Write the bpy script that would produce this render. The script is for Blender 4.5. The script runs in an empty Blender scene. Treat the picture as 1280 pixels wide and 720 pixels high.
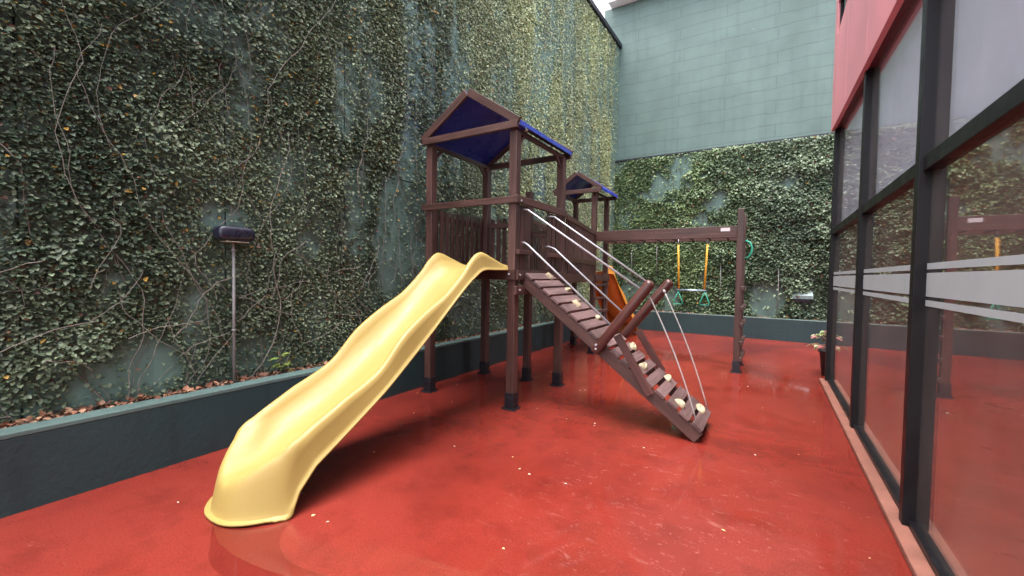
import bpy, bmesh, math, random
import numpy as np
from mathutils import Vector, Matrix
random.seed(7); RNG = np.random.default_rng(11)
R = math.radians
sc = bpy.context.scene
COL = sc.collection

# ------------------------------------------------------------------ materials
def new_mat(name):
    m = bpy.data.materials.new(name); m.use_nodes = True
    nt = m.node_tree; nt.nodes.clear()
    out = nt.nodes.new('ShaderNodeOutputMaterial')
    p = nt.nodes.new('ShaderNodeBsdfPrincipled')
    nt.links.new(p.outputs[0], out.inputs[0])
    return m, nt, p, out
def N(nt, kind, **kw):
    n = nt.nodes.new(kind)
    for k, v in kw.items():
        if k in n.inputs.keys(): n.inputs[k].default_value = v
        else: setattr(n, k, v)
    return n
def L(nt, a, b): nt.links.new(a, b)
def ramp(nt, fac, stops):
    r = nt.nodes.new('ShaderNodeValToRGB')
    while len(r.color_ramp.elements) < len(stops): r.color_ramp.elements.new(0.5)
    for e, (p, c) in zip(r.color_ramp.elements, stops):
        e.position = p; e.color = (c[0], c[1], c[2], 1) if hasattr(c, '__len__') else (c, c, c, 1)
    L(nt, fac, r.inputs[0]); return r
def mixc(nt, fac, a, b):
    m = nt.nodes.new('ShaderNodeMix'); m.data_type = 'RGBA'
    for s, v in ((m.inputs[0], fac), (m.inputs[6], a), (m.inputs[7], b)):
        if hasattr(v, 'links') or hasattr(v, 'is_linked'): L(nt, v, s)
        elif hasattr(v, '__len__'): s.default_value = (v[0], v[1], v[2], 1)
        else: s.default_value = v
    return m.outputs[2]
def math_(nt, op, a, b=None, clamp=False):
    m = nt.nodes.new('ShaderNodeMath'); m.operation = op; m.use_clamp = clamp
    for i, v in enumerate((a, b)):
        if v is None: continue
        if hasattr(v, 'is_linked'): L(nt, v, m.inputs[i])
        else: m.inputs[i].default_value = v
    return m.outputs[0]
def coords(nt, kind='Object', scale=(1, 1, 1)):
    t = nt.nodes.new('ShaderNodeTexCoord'); mp = nt.nodes.new('ShaderNodeMapping')
    mp.inputs['Scale'].default_value = scale
    L(nt, t.outputs[kind], mp.inputs[0]); return mp.outputs[0]
def noise(nt, vec, scale, detail=4, rough=.55, dist=0):
    n = nt.nodes.new('ShaderNodeTexNoise'); n.inputs['Scale'].default_value = scale
    n.inputs['Detail'].default_value = detail; n.inputs['Roughness'].default_value = rough
    n.inputs['Distortion'].default_value = dist
    L(nt, vec, n.inputs['Vector']); return n.outputs[0]
def bump(nt, p, h, strength=.3, dist=.01):
    b = nt.nodes.new('ShaderNodeBump'); b.inputs['Strength'].default_value = strength
    b.inputs['Distance'].default_value = dist
    L(nt, h, b.inputs['Height']); L(nt, b.outputs[0], p.inputs['Normal']); return b

def wood_mat(name, dark, light, rough=(.35, .6)):
    m, nt, p, _ = new_mat(name)
    uv = coords(nt, 'UV', (1.6, 34, 1))
    g = noise(nt, uv, 1.0, 6, .65, .6)
    uv2 = coords(nt, 'UV', (.9, 2.5, 1))
    b = noise(nt, uv2, 1.0, 3)
    c = ramp(nt, g, [(.25, dark), (.6, light), (.85, tuple(x*1.35 for x in light))])
    c2 = ramp(nt, b, [(.3, .55), (.7, 1.15)])
    mm = nt.nodes.new('ShaderNodeMix'); mm.data_type = 'RGBA'; mm.blend_type = 'MULTIPLY'
    mm.inputs[0].default_value = 1
    L(nt, c.outputs[0], mm.inputs[6]); L(nt, c2.outputs[0], mm.inputs[7])
    wr = ramp(nt, noise(nt, coords(nt, 'UV', (2.2, 14, 1)), 1.3, 8, .75), [(.58, 0.0), (.74, .55)])
    wc = mixc(nt, wr.outputs[0], mm.outputs[2], tuple(min(1, x*2.1+.02) for x in light))
    L(nt, wc, p.inputs['Base Color'])
    rr = ramp(nt, b, [(.3, rough[0]), (.7, rough[1])]); L(nt, rr.outputs[0], p.inputs['Roughness'])
    bump(nt, p, g, .35, .004)
    return m
def plain_mat(name, col, rough=.5, metal=0, var=.25, scale=8, bmp=.1, spec=.5):
    m, nt, p, _ = new_mat(name)
    v = coords(nt, 'Object'); n = noise(nt, v, scale, 5, .6)
    c = ramp(nt, n, [(.3, tuple(x*(1-var) for x in col)), (.7, tuple(min(1, x*(1+var)) for x in col))])
    L(nt, c.outputs[0], p.inputs['Base Color'])
    r = ramp(nt, n, [(.3, max(0, rough-.1)), (.7, min(1, rough+.1))]); L(nt, r.outputs[0], p.inputs['Roughness'])
    p.inputs['Metallic'].default_value = metal
    p.inputs['Specular IOR Level'].default_value = spec
    if bmp: bump(nt, p, noise(nt, v, scale*8, 4), bmp, .004)
    return m

M = {}
M['wood'] = wood_mat('dark_stained_wood', (.030, .014, .012), (.098, .044, .036))
M['log'] = wood_mat('stained_log', (.030, .010, .009), (.095, .032, .026), (.25, .45))
M['ramp_wood'] = wood_mat('worn_plank_wood', (.062, .034, .034), (.175, .100, .096), (.4, .65))
M['shoe'] = plain_mat('black_steel_shoe', (.018, .018, .024), .4, .3, .3, 20)
M['steel'] = plain_mat('galvanised_tube', (.40, .40, .43), .35, .25, .12, 30, .03)
M['rope'] = plain_mat('grey_rope', (.34, .325, .32), .8, 0, .15, 60, .2)
M['yrope'] = plain_mat('yellow_sheathed_chain', (.72, .36, .03), .5, 0, .15, 60, .2)
M['green'] = plain_mat('green_plastic', (.03, .30, .20), .4, 0, .1, 30, 0)
M['hold'] = plain_mat('cream_resin', (.36, .29, .185), .6, 0, .3, 25, .4)
M['white'] = plain_mat('white_label', (.62, .56, .58), .5, 0, .08, 30, 0)
M['dirtlens'] = plain_mat('lamp_lens', (.50, .45, .36), .3, 0, .2, 20, 0)
M['black'] = plain_mat('black_lamp_casing', (.012, .012, .026), .3, 0, .3, 15, .05)
M['pole'] = plain_mat('weathered_grey_pole', (.20, .19, .19), .6, .2, .3, 12, .1)
M['pot'] = plain_mat('black_plastic_pot', (.012, .012, .014), .45, 0, .3, 10, .05)
M['alu'] = plain_mat('black_window_frame', (.005, .0045, .006), .42, 0, .3, 6, .03, .3)
M['pink'] = plain_mat('faded_red_sill', (.22, .085, .06), .6, 0, .25, 6, .3)
M['soil'] = plain_mat('dark_soil', (.035, .022, .016), .95, 0, .5, 15, .9)
M['litter'] = None

def plastic_mat(name, c, rough=.46):
    m, nt, p, _ = new_mat(name)
    v = coords(nt, 'Object'); n = noise(nt, v, 3.0, 4)
    d = noise(nt, coords(nt, 'Object', (9, 2.2, 2.2)), 3.5, 6, .7)
    cc = ramp(nt, n, [(.3, tuple(x*.93 for x in c)), (.7, c)])
    dirt = ramp(nt, d, [(.60, 0.0), (.78, .33)])
    col = mixc(nt, dirt.outputs[0], cc.outputs[0], (c[0]*.62, c[1]*.55, c[2]*.7))
    L(nt, col, p.inputs['Base Color'])
    rr = ramp(nt, d, [(.35, rough-.06), (.7, rough+.17)]); L(nt, rr.outputs[0], p.inputs['Roughness'])
    p.inputs['Subsurface Weight'].default_value = .06
    p.inputs['Subsurface Radius'].default_value = (.03, .02, .006)
    bump(nt, p, noise(nt, v, 60, 3), .06, .003)
    return m
M['yellow'] = plastic_mat('yellow_polythene', (.350, .247, .072))
M['orange'] = plastic_mat('orange_polythene', (.66, .27, .035))
M['blue'] = plain_mat('blue_roof_sheet', (.020, .040, .33), .28, 0, .12, 3, .04)

def concrete_paint(name, c, stain=.35, kind='panel', rough=.6):
    m, nt, p, _ = new_mat(name)
    v = coords(nt, 'Object')
    n1 = noise(nt, v, .9, 6, .6); n2 = noise(nt, coords(nt, 'Object', (6, 6, .5)), 1.2, 6, .65)
    n3 = noise(nt, v, 25, 5, .6)
    base = ramp(nt, n1, [(.3, tuple(x*.78 for x in c)), (.7, tuple(x*1.15 for x in c))])
    st = ramp(nt, n2, [(.5, 0.0), (.75, stain)])
    col = mixc(nt, st.outputs[0], base.outputs[0], tuple(x*.45 for x in c))
    col = mixc(nt, ramp(nt, n3, [(.62, 0.0), (.8, .18)]).outputs[0], col, tuple(min(1, x*1.7+.05) for x in c))
    h = n3
    if kind == 'block':
        mp = coords(nt, 'Object', (1, 1, 1))
        sep = nt.nodes.new('ShaderNodeSeparateXYZ'); L(nt, mp, sep.inputs[0])
        cb = nt.nodes.new('ShaderNodeCombineXYZ')
        wob = noise(nt, coords(nt, 'Object', (.8, 1, 1.5)), 1.4, 3)
        L(nt, sep.outputs[0], cb.inputs[0])
        L(nt, math_(nt, 'ADD', sep.outputs[2], math_(nt, 'MULTIPLY', wob, .16)), cb.inputs[1])
        br = nt.nodes.new('ShaderNodeTexBrick')
        br.inputs['Scale'].default_value = 1; br.inputs['Brick Width'].default_value = 2.3
        br.inputs['Row Height'].default_value = .30; br.inputs['Mortar Size'].default_value = .016
        br.inputs['Mortar Smooth'].default_value = .5
        br.inputs['Color1'].default_value = (1, 1, 1, 1); br.inputs['Color2'].default_value = (.92, .92, .92, 1)
        br.inputs['Mortar'].default_value = (0, 0, 0, 1)
        L(nt, cb.outputs[0], br.inputs['Vector'])
        wear = ramp(nt, noise(nt, coords(nt, 'Object', (.9, 1, 3.4)), 2.2, 6, .75), [(.54, 0.0), (.72, 1.0)])
        mort = math_(nt, 'MULTIPLY', br.outputs['Fac'], math_(nt, 'ADD', math_(nt, 'MULTIPLY', wear.outputs[0], .45), .0))
        col = mixc(nt, mort, col, tuple(x*.35 for x in c))
        mm = nt.nodes.new('ShaderNodeMix'); mm.data_type = 'RGBA'; mm.blend_type = 'MULTIPLY'; mm.inputs[0].default_value = .22
        L(nt, col, mm.inputs[6]); L(nt, br.outputs['Color'], mm.inputs[7]); col = mm.outputs[2]
        # flaked paint, a few whitish chips low on the wall
        chip = ramp(nt, noise(nt, v, 7.5, 3, .5), [(.70, 0.0), (.73, 1.0)])
        zone = ramp(nt, noise(nt, v, .75, 1), [(.60, 0.0), (.68, .75)])
        col = mixc(nt, math_(nt, 'MULTIPLY', chip.outputs[0], zone.outputs[0]), col, (.62, .56, .50))
        h = math_(nt, 'SUBTRACT', math_(nt, 'MULTIPLY', n3, .5), math_(nt, 'MULTIPLY', mort, 1.6))
    L(nt, col, p.inputs['Base Color']); p.inputs['Roughness'].default_value = rough
    bump(nt, p, h, .45, .012)
    return m
M['wall'] = concrete_paint('teal_painted_concrete', (.115, .190, .166))
M['upper'] = concrete_paint('teal_painted_blockwork', (.092, .145, .132), .3, 'block')
M['planter'] = concrete_paint('dark_teal_planter_paint', (.014, .038, .042), .55, rough=.5)
M['planter_top'] = concrete_paint('pale_teal_coping_paint', (.075, .12, .112), .3)
M['coping'] = plain_mat('dark_flashing', (.02, .022, .03), .5, .2, .3, 5, .1)
M['tile_white'] = plain_mat('white_tile', (.75, .75, .76), .5, 0, .08, 3, .05)
M['red_clad'] = plain_mat('red_cladding', (.66, .25, .275), .5, 0, .10, 1.2, .03)
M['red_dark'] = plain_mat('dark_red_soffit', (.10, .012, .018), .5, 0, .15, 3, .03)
M['brown'] = plain_mat('brown_interior_wall', (.70, .46, .36), .7, 0, .2, 2, .05)
M['infloor'] = plain_mat('interior_floor', (.62, .27, .17), .35, 0, .2, 2, .05)
M['blind'] = plain_mat('grey_blind', (.78, .80, .88), .8, 0, .06, 3, .05)
M['ceil'] = plain_mat('interior_ceiling', (.8, .78, .76), .8, 0, .1, 3, 0)
M['gravel'] = plain_mat('grey_ground', (.12, .115, .11), .9, 0, .4, 4, .5)

def floor_mat():
    m, nt, p, _ = new_mat('red_painted_wet_floor')
    v = coords(nt, 'Object')
    big = noise(nt, v, .55, 5, .6, .4); mid = noise(nt, v, 3.2, 6, .65); fine = noise(nt, v, 45, 5, .65)
    c = ramp(nt, big, [(.28, (.100, .013, .0095)), (.5, (.178, .0225, .0155)), (.76, (.225, .033, .023))])
    col = mixc(nt, ramp(nt, mid, [(.48, 0.0), (.74, .55)]).outputs[0], c.outputs[0], (.085, .011, .009))
    gr = ramp(nt, noise(nt, v, 95, 4, .7), [(.32, .78), (.68, 1.16)]); mg = nt.nodes.new('ShaderNodeMix'); mg.data_type = 'RGBA'; mg.blend_type = 'MULTIPLY'; mg.inputs[0].default_value = 1
    L(nt, col, mg.inputs[6]); L(nt, gr.outputs[0], mg.inputs[7]); col = mg.outputs[2]
    # scuffed, chalky drag marks, strongest on the open floor in front of the ramp
    sep = nt.nodes.new('ShaderNodeSeparateXYZ'); L(nt, v, sep.inputs[0])
    dx = math_(nt, 'DIVIDE', math_(nt, 'ADD', sep.outputs[0], .45), 1.25)
    dy = math_(nt, 'DIVIDE', math_(nt, 'SUBTRACT', sep.outputs[1], 2.6), 1.5)
    d2 = math_(nt, 'ADD', math_(nt, 'MULTIPLY', dx, dx), math_(nt, 'MULTIPLY', dy, dy))
    zone = math_(nt, 'SUBTRACT', 1.0, d2, True)
    warp = nt.nodes.new('ShaderNodeMapping'); warp.inputs['Rotation'].default_value = (0, 0, R(18))
    warp.inputs['Scale'].default_value = (1.7, 4.6, 1); L(nt, v, warp.inputs[0])
    sc1 = noise(nt, warp.outputs[0], 2.4, 10, .80, .35)
    s = ramp(nt, sc1, [(.57, 0.0), (.84, .55)])
    blot = ramp(nt, noise(nt, v, 16, 8, .75), [(.58, 0.0), (.74, .55)])
    mask = math_(nt, 'MULTIPLY', math_(nt, 'MAXIMUM', s.outputs[0], math_(nt, 'MULTIPLY', blot.outputs[0], .6)), math_(nt, 'ADD', math_(nt, 'MULTIPLY', zone, .8), .05))
    col = mixc(nt, mask, col, (.60, .30, .26))
    spk = ramp(nt, noise(nt, v, 70, 2, .5), [(.74, 0.0), (.77, .4)])
    col = mixc(nt, math_(nt, 'MULTIPLY', spk.outputs[0], math_(nt, 'ADD', zone, .12)), col, (.62, .40, .34))
    L(nt, col, p.inputs['Base Color']); p.inputs['Specular IOR Level'].default_value = .4
    wet = ramp(nt, noise(nt, v, .8, 4, .55, .5), [(.42, .05), (.58, .27)])
    rgh = math_(nt, 'ADD', wet.outputs[0], math_(nt, 'MULTIPLY', mask, .5)); L(nt, rgh, p.inputs['Roughness'])
    h = math_(nt, 'ADD', math_(nt, 'MULTIPLY', mid, .6), math_(nt, 'MULTIPLY', fine, .07))
    bump(nt, p, h, .07, .01)
    return m
M['floor'] = floor_mat()

def leaf_mat(name, rough=.42, trans=.25):
    m, nt, p, out = new_mat(name)
    a = nt.nodes.new('ShaderNodeAttribute'); a.attribute_name = 'tint'
    L(nt, a.outputs['Color'], p.inputs['Base Color']); p.inputs['Roughness'].default_value = rough
    p.inputs['Specular IOR Level'].default_value = .45
    t = nt.nodes.new('ShaderNodeBsdfTranslucent'); L(nt, a.outputs['Color'], t.inputs[0])
    x = nt.nodes.new('ShaderNodeMixShader'); x.inputs[0].default_value = trans
    L(nt, p.outputs[0], x.inputs[1]); L(nt, t.outputs[0], x.inputs[2]); L(nt, x.outputs[0], out.inputs[0])
    return m
M['leaf'] = leaf_mat('ivy_leaf', .46); M['dry'] = leaf_mat('dry_leaf', .7, .1)
M['stem'] = plain_mat('ivy_stem', (.17, .145, .125), .8, 0, .45, 20, .2)

def glass_mat(name, tint, refl, ior=1.6):
    m, nt, p, out = new_mat(name); nt.nodes.remove(p)
    tr = nt.nodes.new('ShaderNodeBsdfTransparent'); tr.inputs[0].default_value = (*tint, 1)
    gl = nt.nodes.new('ShaderNodeBsdfGlossy'); gl.inputs['Roughness'].default_value = .012
    gl.inputs[0].default_value = (.93, .90, .90, 1)
    ge = nt.nodes.new('ShaderNodeNewGeometry'); vm = nt.nodes.new('ShaderNodeVectorMath'); vm.operation = 'DOT_PRODUCT'
    L(nt, ge.outputs['Normal'], vm.inputs[0]); L(nt, ge.outputs['Incoming'], vm.inputs[1])
    ct = math_(nt, 'SUBTRACT', 1.0, math_(nt, 'ABSOLUTE', vm.outputs['Value']), True)
    b = nt.nodes.new('ShaderNodeBump'); b.inputs['Strength'].default_value = .02; b.inputs['Distance'].default_value = .02
    L(nt, noise(nt, coords(nt), 1.3, 2), b.inputs['Height']); L(nt, b.outputs[0], gl.inputs['Normal'])
    f = math_(nt, 'ADD', math_(nt, 'MULTIPLY', math_(nt, 'POWER', ct, 5.0), ior), refl, True)
    x = nt.nodes.new('ShaderNodeMixShader'); L(nt, f, x.inputs[0])
    du = nt.nodes.new('ShaderNodeBsdfDiffuse'); du.inputs[0].default_value = (.50, .46, .45, 1)
    y = nt.nodes.new('ShaderNodeMixShader'); L(nt, ramp(nt, noise(nt, coords(nt, 'Object', (1, 1, .5)), 2.5, 5, .6), [(.3, .03), (.75, .10)]).outputs[0], y.inputs[0])
    L(nt, tr.outputs[0], x.inputs[1]); L(nt, gl.outputs[0], x.inputs[2]); L(nt, x.outputs[0], y.inputs[1]); L(nt, du.outputs[0], y.inputs[2]); L(nt, y.outputs[0], out.inputs[0])
    return m
M['glass'] = glass_mat('tinted_reflective_glass', (.95, .90, .87), .27, .6)
M['glass_up'] = glass_mat('grey_reflective_glass', (.93, .93, .96), .09, .5)
def frost_mat():
    m, nt, p, out = new_mat('frosted_film')
    p.inputs['Base Color'].default_value = (.46, .52, .54, 1); p.inputs['Roughness'].default_value = .6
    tr = nt.nodes.new('ShaderNodeBsdfTransparent'); x = nt.nodes.new('ShaderNodeMixShader')
    n = noise(nt, coords(nt), 3, 3); r = ramp(nt, n, [(.3, .74), (.7, .84)])
    L(nt, r.outputs[0], x.inputs[0]); L(nt, tr.outputs[0], x.inputs[1]); L(nt, p.outputs[0], x.inputs[2]); L(nt, x.outputs[0], out.inputs[0])
    return m
M['frost'] = frost_mat()
def water_mat():
    m, nt, p, out = new_mat('water_film'); nt.nodes.remove(p)
    tr = nt.nodes.new('ShaderNodeBsdfTransparent'); tr.inputs[0].default_value = (.93, .9, .9, 1)
    gl = nt.nodes.new('ShaderNodeBsdfGlossy'); gl.inputs['Roughness'].default_value = .03
    fr = nt.nodes.new('ShaderNodeFresnel'); fr.inputs[0].default_value = 1.33
    x = nt.nodes.new('ShaderNodeMixShader'); L(nt, math_(nt, 'MULTIPLY', fr.outputs[0], 1.4, True), x.inputs[0])
    L(nt, tr.outputs[0], x.inputs[1]); L(nt, gl.outputs[0], x.inputs[2]); L(nt, x.outputs[0], out.inputs[0])
    return m
M['water'] = water_mat()

# ------------------------------------------------------------------ mesh building
def wloc(o):
    v = Vector((0, 0, 0))
    while o is not None: v = v + o.location; o = o.parent
    return v
def tag(o, label=None, cat=None, group=None, kind=None):
    if label: o['label'] = label
    if cat: o['category'] = cat
    if group: o['group'] = group
    if kind: o['kind'] = kind
    return o
def empty(name, loc):
    o = bpy.data.objects.new(name, None); COL.objects.link(o); o.location = loc
    o.empty_display_size = .1; return o
class MB:
    def __init__(s): s.v = []; s.f = []; s.uv = []; s.sm = []
    def quadset(s, verts, faces, uvs, smooth=False):
        k = len(s.v); s.v += [tuple(x) for x in verts]
        for f, u in zip(faces, uvs): s.f.append(tuple(i+k for i in f)); s.uv.append(u); s.sm.append(smooth)
    def box(s, a, b, w, h, up=(0, 0, 1), ext=0.0):
        """a beam from a to b, w wide (sideways), h high (along up)"""
        a = Vector(a); b = Vector(b); d = (b-a); ln = d.length; d.normalize()
        a = a-d*ext; b = b+d*ext; ln += 2*ext
        up = Vector(up); sd = d.cross(up)
        if sd.length < 1e-5: up = Vector((0, 1, 0)); sd = d.cross(up)
        sd.normalize(); up = sd.cross(d).normalized()
        vs = []
        for p in (a, b):
            for x, y in ((-1, -1), (1, -1), (1, 1), (-1, 1)): vs.append(p+sd*(x*w/2)+up*(y*h/2))
        fs = [(0, 1, 5, 4), (1, 2, 6, 5), (2, 3, 7, 6), (3, 0, 4, 7), (3, 2, 1, 0), (4, 5, 6, 7)]
        ou, ov = random.random()*40, random.random()*40
        us = []; per = 0
        for i in range(4):
            q = w if i % 2 == 0 else h
            us.append([(ou, ov+per), (ou, ov+per+q), (ou+ln, ov+per+q), (ou+ln, ov+per)]); per += q
        us += [[(ou, ov), (ou+.02, ov), (ou+.02, ov+h), (ou, ov+h)]]*2
        s.quadset(vs, fs, us); return s
    def slab(s, x0, x1, y0, y1, z0, z1):
        dx, dy, dz = x1-x0, y1-y0, z1-z0; cx, cy, cz = (x0+x1)/2, (y0+y1)/2, (z0+z1)/2
        if dz >= dx and dz >= dy: return s.box((cx, cy, z0), (cx, cy, z1), dx, dy, (0, 1, 0))
        if dx >= dy: return s.box((x0, cy, cz), (x1, cy, cz), dy, dz)
        return s.box((cx, y0, cz), (cx, y1, cz), dx, dz)
    def tube(s, pts, r, n=8, cap=True, smooth=True):
        pts = [Vector(p) for p in pts]; rs = r if hasattr(r, '__len__') else [r]*len(pts)
        k = len(s.v); prev = None; ou = random.random()*30; acc = 0
        for i, p in enumerate(pts):
            d = (pts[min(i+1, len(pts)-1)]-pts[max(i-1, 0)]).normalized()
            if prev is None:
                q = Vector((0, 0, 1)) if abs(d.z) < .9 else Vector((1, 0, 0)); sd = d.cross(q).normalized()
            else: sd = (prev-d*prev.dot(d)).normalized()
            prev = sd; u2 = d.cross(sd)
            for j in range(n):
                t = 2*math.pi*j/n; s.v.append(tuple(p+(sd*math.cos(t)+u2*math.sin(t))*rs[i]))
        for i in range(len(pts)-1):
            ln = (pts[i+1]-pts[i]).length
            for j in range(n):
                j2 = (j+1) % n; a = k+i*n
                s.f.append((a+j, a+j2, a+n+j2, a+n+j))
                w = 2*math.pi*max(rs)/n
                s.uv.append([(ou+acc, j*w), (ou+acc, (j+1)*w), (ou+acc+ln, (j+1)*w), (ou+acc+ln, j*w)]); s.sm.append(smooth)
            acc += ln
        if cap:
            a = k; b = k+(len(pts)-1)*n
            s.f.append(tuple(range(a+n-1, a-1, -1))); s.uv.append([(ou+.01*math.cos(j), .01*math.sin(j)) for j in range(n)]); s.sm.append(False)
            s.f.append(tuple(range(b, b+n))); s.uv.append([(ou+.01*math.cos(j), .01*math.sin(j)) for j in range(n)]); s.sm.append(False)
        return s
    def poly(s, pts, flip=False):
        k = len(s.v); s.v += [tuple(p) for p in pts]; f = tuple(range(k, k+len(pts)))
        s.f.append(f[::-1] if flip else f); s.uv.append([(p[0]+p[1], p[2]) for p in pts]); s.sm.append(False); return s
    def grid(s, P, smooth=True, closed=False):
        """P[i][j] points"""
        k = len(s.v); ni, nj = len(P), len(P[0])
        for row in P: s.v += [tuple(p) for p in row]
        for i in range(ni-1):
            for j in range(nj if closed else nj-1):
                j2 = (j+1) % nj
                s.f.append((k+i*nj+j, k+i*nj+j2, k+(i+1)*nj+j2, k+(i+1)*nj+j)); s.uv.append([(i, j), (i, j+1), (i+1, j+1), (i+1, j)]); s.sm.append(smooth)
        return s
    def build(s, name, mat, parent=None, bevel=0, label=None, solid=0, sub=0, seg=2):
        off = wloc(parent) if parent is not None else Vector((0, 0, 0))
        me = bpy.data.meshes.new(name)
        me.from_pydata([(v[0]-off.x, v[1]-off.y, v[2]-off.z) for v in s.v], [], s.f)
        uvl = me.uv_layers.new(name='UVMap')
        flat = [c for u in s.uv for p in u for c in p]; uvl.data.foreach_set('uv', flat)
        me.polygons.foreach_set('use_smooth', s.sm); me.materials.append(mat); me.update()
        o = bpy.data.objects.new(name, me); COL.objects.link(o)
        if parent is not None: o.parent = parent
        if solid: md = o.modifiers.new('Solidify', 'SOLIDIFY'); md.thickness = solid; md.offset = -1
        if bevel:
            md = o.modifiers.new('Bevel', 'BEVEL'); md.width = bevel; md.segments = seg; md.limit_method = 'ANGLE'
        if sub: md = o.modifiers.new('Subsurf', 'SUBSURF'); md.levels = md.render_levels = sub
        if label: o['label'] = label
        return o
def lathe(mb, c, prof, n=24, flip=False):
    P = [[(c[0]+r*math.cos(2*math.pi*j/n), c[1]+r*math.sin(2*math.pi*j/n), c[2]+z) for j in range(n)] for r, z in prof]
    mb.grid(P, True, True); return mb

# ------------------------------------------------------------------ setting: ground, floor
MB().slab(-60, 60, -60, 60, -.5, -.02).build('ground', M['gravel'])['kind'] = 'structure'
fl = MB().slab(-4.6, .72, -4.0, 13.0, -.018, 0.0); fl.slab(.7205, 4.0, 7.62, 13.0, -.018, 0.0)
tag(fl.build('floor', M['floor']), 'glossy wet red painted courtyard floor', None, None, 'structure')

def wx(y): return -4.215+.0175*y          # face of the long left wall
# water film at the foot of the slide
pud = [(-2.75,1.19),(-2.45,1.30),(-2.41,1.43),(-2.33,1.33),(-2.22,1.255),(-2.05,1.215),(-1.87,1.245),(-1.69,1.265),(-1.60,1.27),(-1.585,1.245),(-1.66,1.215),(-1.80,1.155),(-1.93,1.15),(-1.99,1.09),(-2.08,1.03),(-2.25,.98),(-2.42,1.0),(-2.55,1.06),(-2.68,1.12)]
def smooth_loop(p, n=4):
    out = []; m = len(p)
    for i in range(m):
        p0, p1, p2, p3 = (np.array(p[(i+k-1) % m]) for k in range(4))
        for t in np.arange(n)/n:
            out.append(.5*((2*p1)+(-p0+p2)*t+(2*p0-5*p1+4*p2-p3)*t*t+(-p0+3*p1-3*p2+p3)*t**3))
    return out
pm = MB(); pm.poly([(x, y, .004) for x, y in smooth_loop(pud)][::-1])
tag(pm.build('water_puddle', M['water']), 'thin water film spreading from the foot of the yellow slide', None, None, 'structure')

# ------------------------------------------------------------------ walls
lw = empty('boundary_wall', (-4.3, 6, 0)); tag(lw, 'tall long teal concrete wall covered in ivy, running beside the yellow slide', 'wall')
w = MB(); y = -3.0
while y < 12.3:
    y1 = min(y+1.22, 12.42); ya, yb = y+.006, y1-.006
    k = len(w.v)
    xa, xb = wx(ya), wx(yb)
    for z0, z1 in ((-.01, 2.7), (2.712, 5.45), (5.462, 8.22)):
        P = [(xa, ya, z0), (xb, yb, z0), (xb, yb, z1), (xa, ya, z1)]
        Q = [(p[0]-.05, p[1], p[2]) for p in P]
        w.quadset(P+Q, [(0, 1, 2, 3), (3, 2, 6, 7), (1, 5, 6, 2), (4, 0, 3, 7), (4, 5, 1, 0)], [[(p[1], p[2]) for p in P]]*5)
    y = y1
w.build('wall_panel', M['wall'], lw)
bk = MB(); P = []
bk.box((wx(-3)-.18, -3.0, 4.1), (wx(12.42)-.18, 12.42, 4.1), .27, 8.2); bk.build('wall_core', M['wall'], lw)
cp = MB(); cp.box((wx(-3)-.12, -3.0, 8.29), (wx(12.46)-.12, 12.48, 8.29), .38, .13); cp.build('coping', M['coping'], lw, .01)

bw = empty('back_wall', (0, 12.5, 0)); tag(bw, 'high teal painted block wall closing the far end of the courtyard', 'wall')
MB().slab(-4.6, 4.6, 12.30, 12.75, -.01, 4.86).build('ivy_wall_base', M['wall'], bw)
MB().slab(-4.48, 4.6, 12.42, 12.80, 4.905, 9.46).build('upper_wall', M['upper'], bw)
lg = MB().slab(-4.05, 4.6, 12.24, 12.47, 4.862, 4.902)
for i in range(11): lg.slab(-3.9+i*.47, -3.87+i*.47, 12.225, 12.25, 4.80, 4.88)
lg.build('ledge', M['coping'], bw)
fa = MB(); fa.slab(-4.28, 4.6, 12.10, 12.9, 9.47, 9.62); fa.build('eaves_board', M['tile_white'], bw, .01)
MB().slab(-4.3, 4.7, 12.0, 13.2, 9.63, 9.85).build('roof_edge', plain_mat('pale_pink_roof', (.62, .45, .46), .6), bw)
tb = empty('white_building', (-7, 18, 0)); tag(tb, 'white tiled building just showing above the end of the ivy wall', 'building')
tw = MB()
for i in range(9):
    tw.slab(-11+i*1.0, -10.02+i*1.0, 17, 18, -.01, 15)
tw.build('wall', M['tile_white'], tb, .01)
jn = MB()
for k in range(26): jn.slab(-11, -2, 16.99, 17.01, .3+k*.55, .325+k*.55)
jn.build('joint_line', plain_mat('grey_joint', (.45, .45, .47)), tb)

# planter: L shaped low wall
pl = empty('planter', (-3.95, 6, 0)); tag(pl, 'low dark teal planter wall running under both ivy walls', 'planter')
MB().slab(-4.0, -3.85, -3.0, 12.1, -.005, .465).slab(-3.849, 4.5, 11.95, 12.1, -.005, .505).build('planter_wall', M['planter'], pl, .006)
MB().slab(-4.005, -3.846, -3.0, 11.944, .467, .50).slab(-4.0, 4.5, 11.946, 12.105, .507, .53).build('planter_coping', M['planter_top'], pl, .006)
MB().slab(-4.22, -4.001, -3.0, 12.1, .2, .455).slab(-4.0, 4.5, 12.101, 12.299, .2, .49).build('soil', M['soil'], pl)

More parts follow.
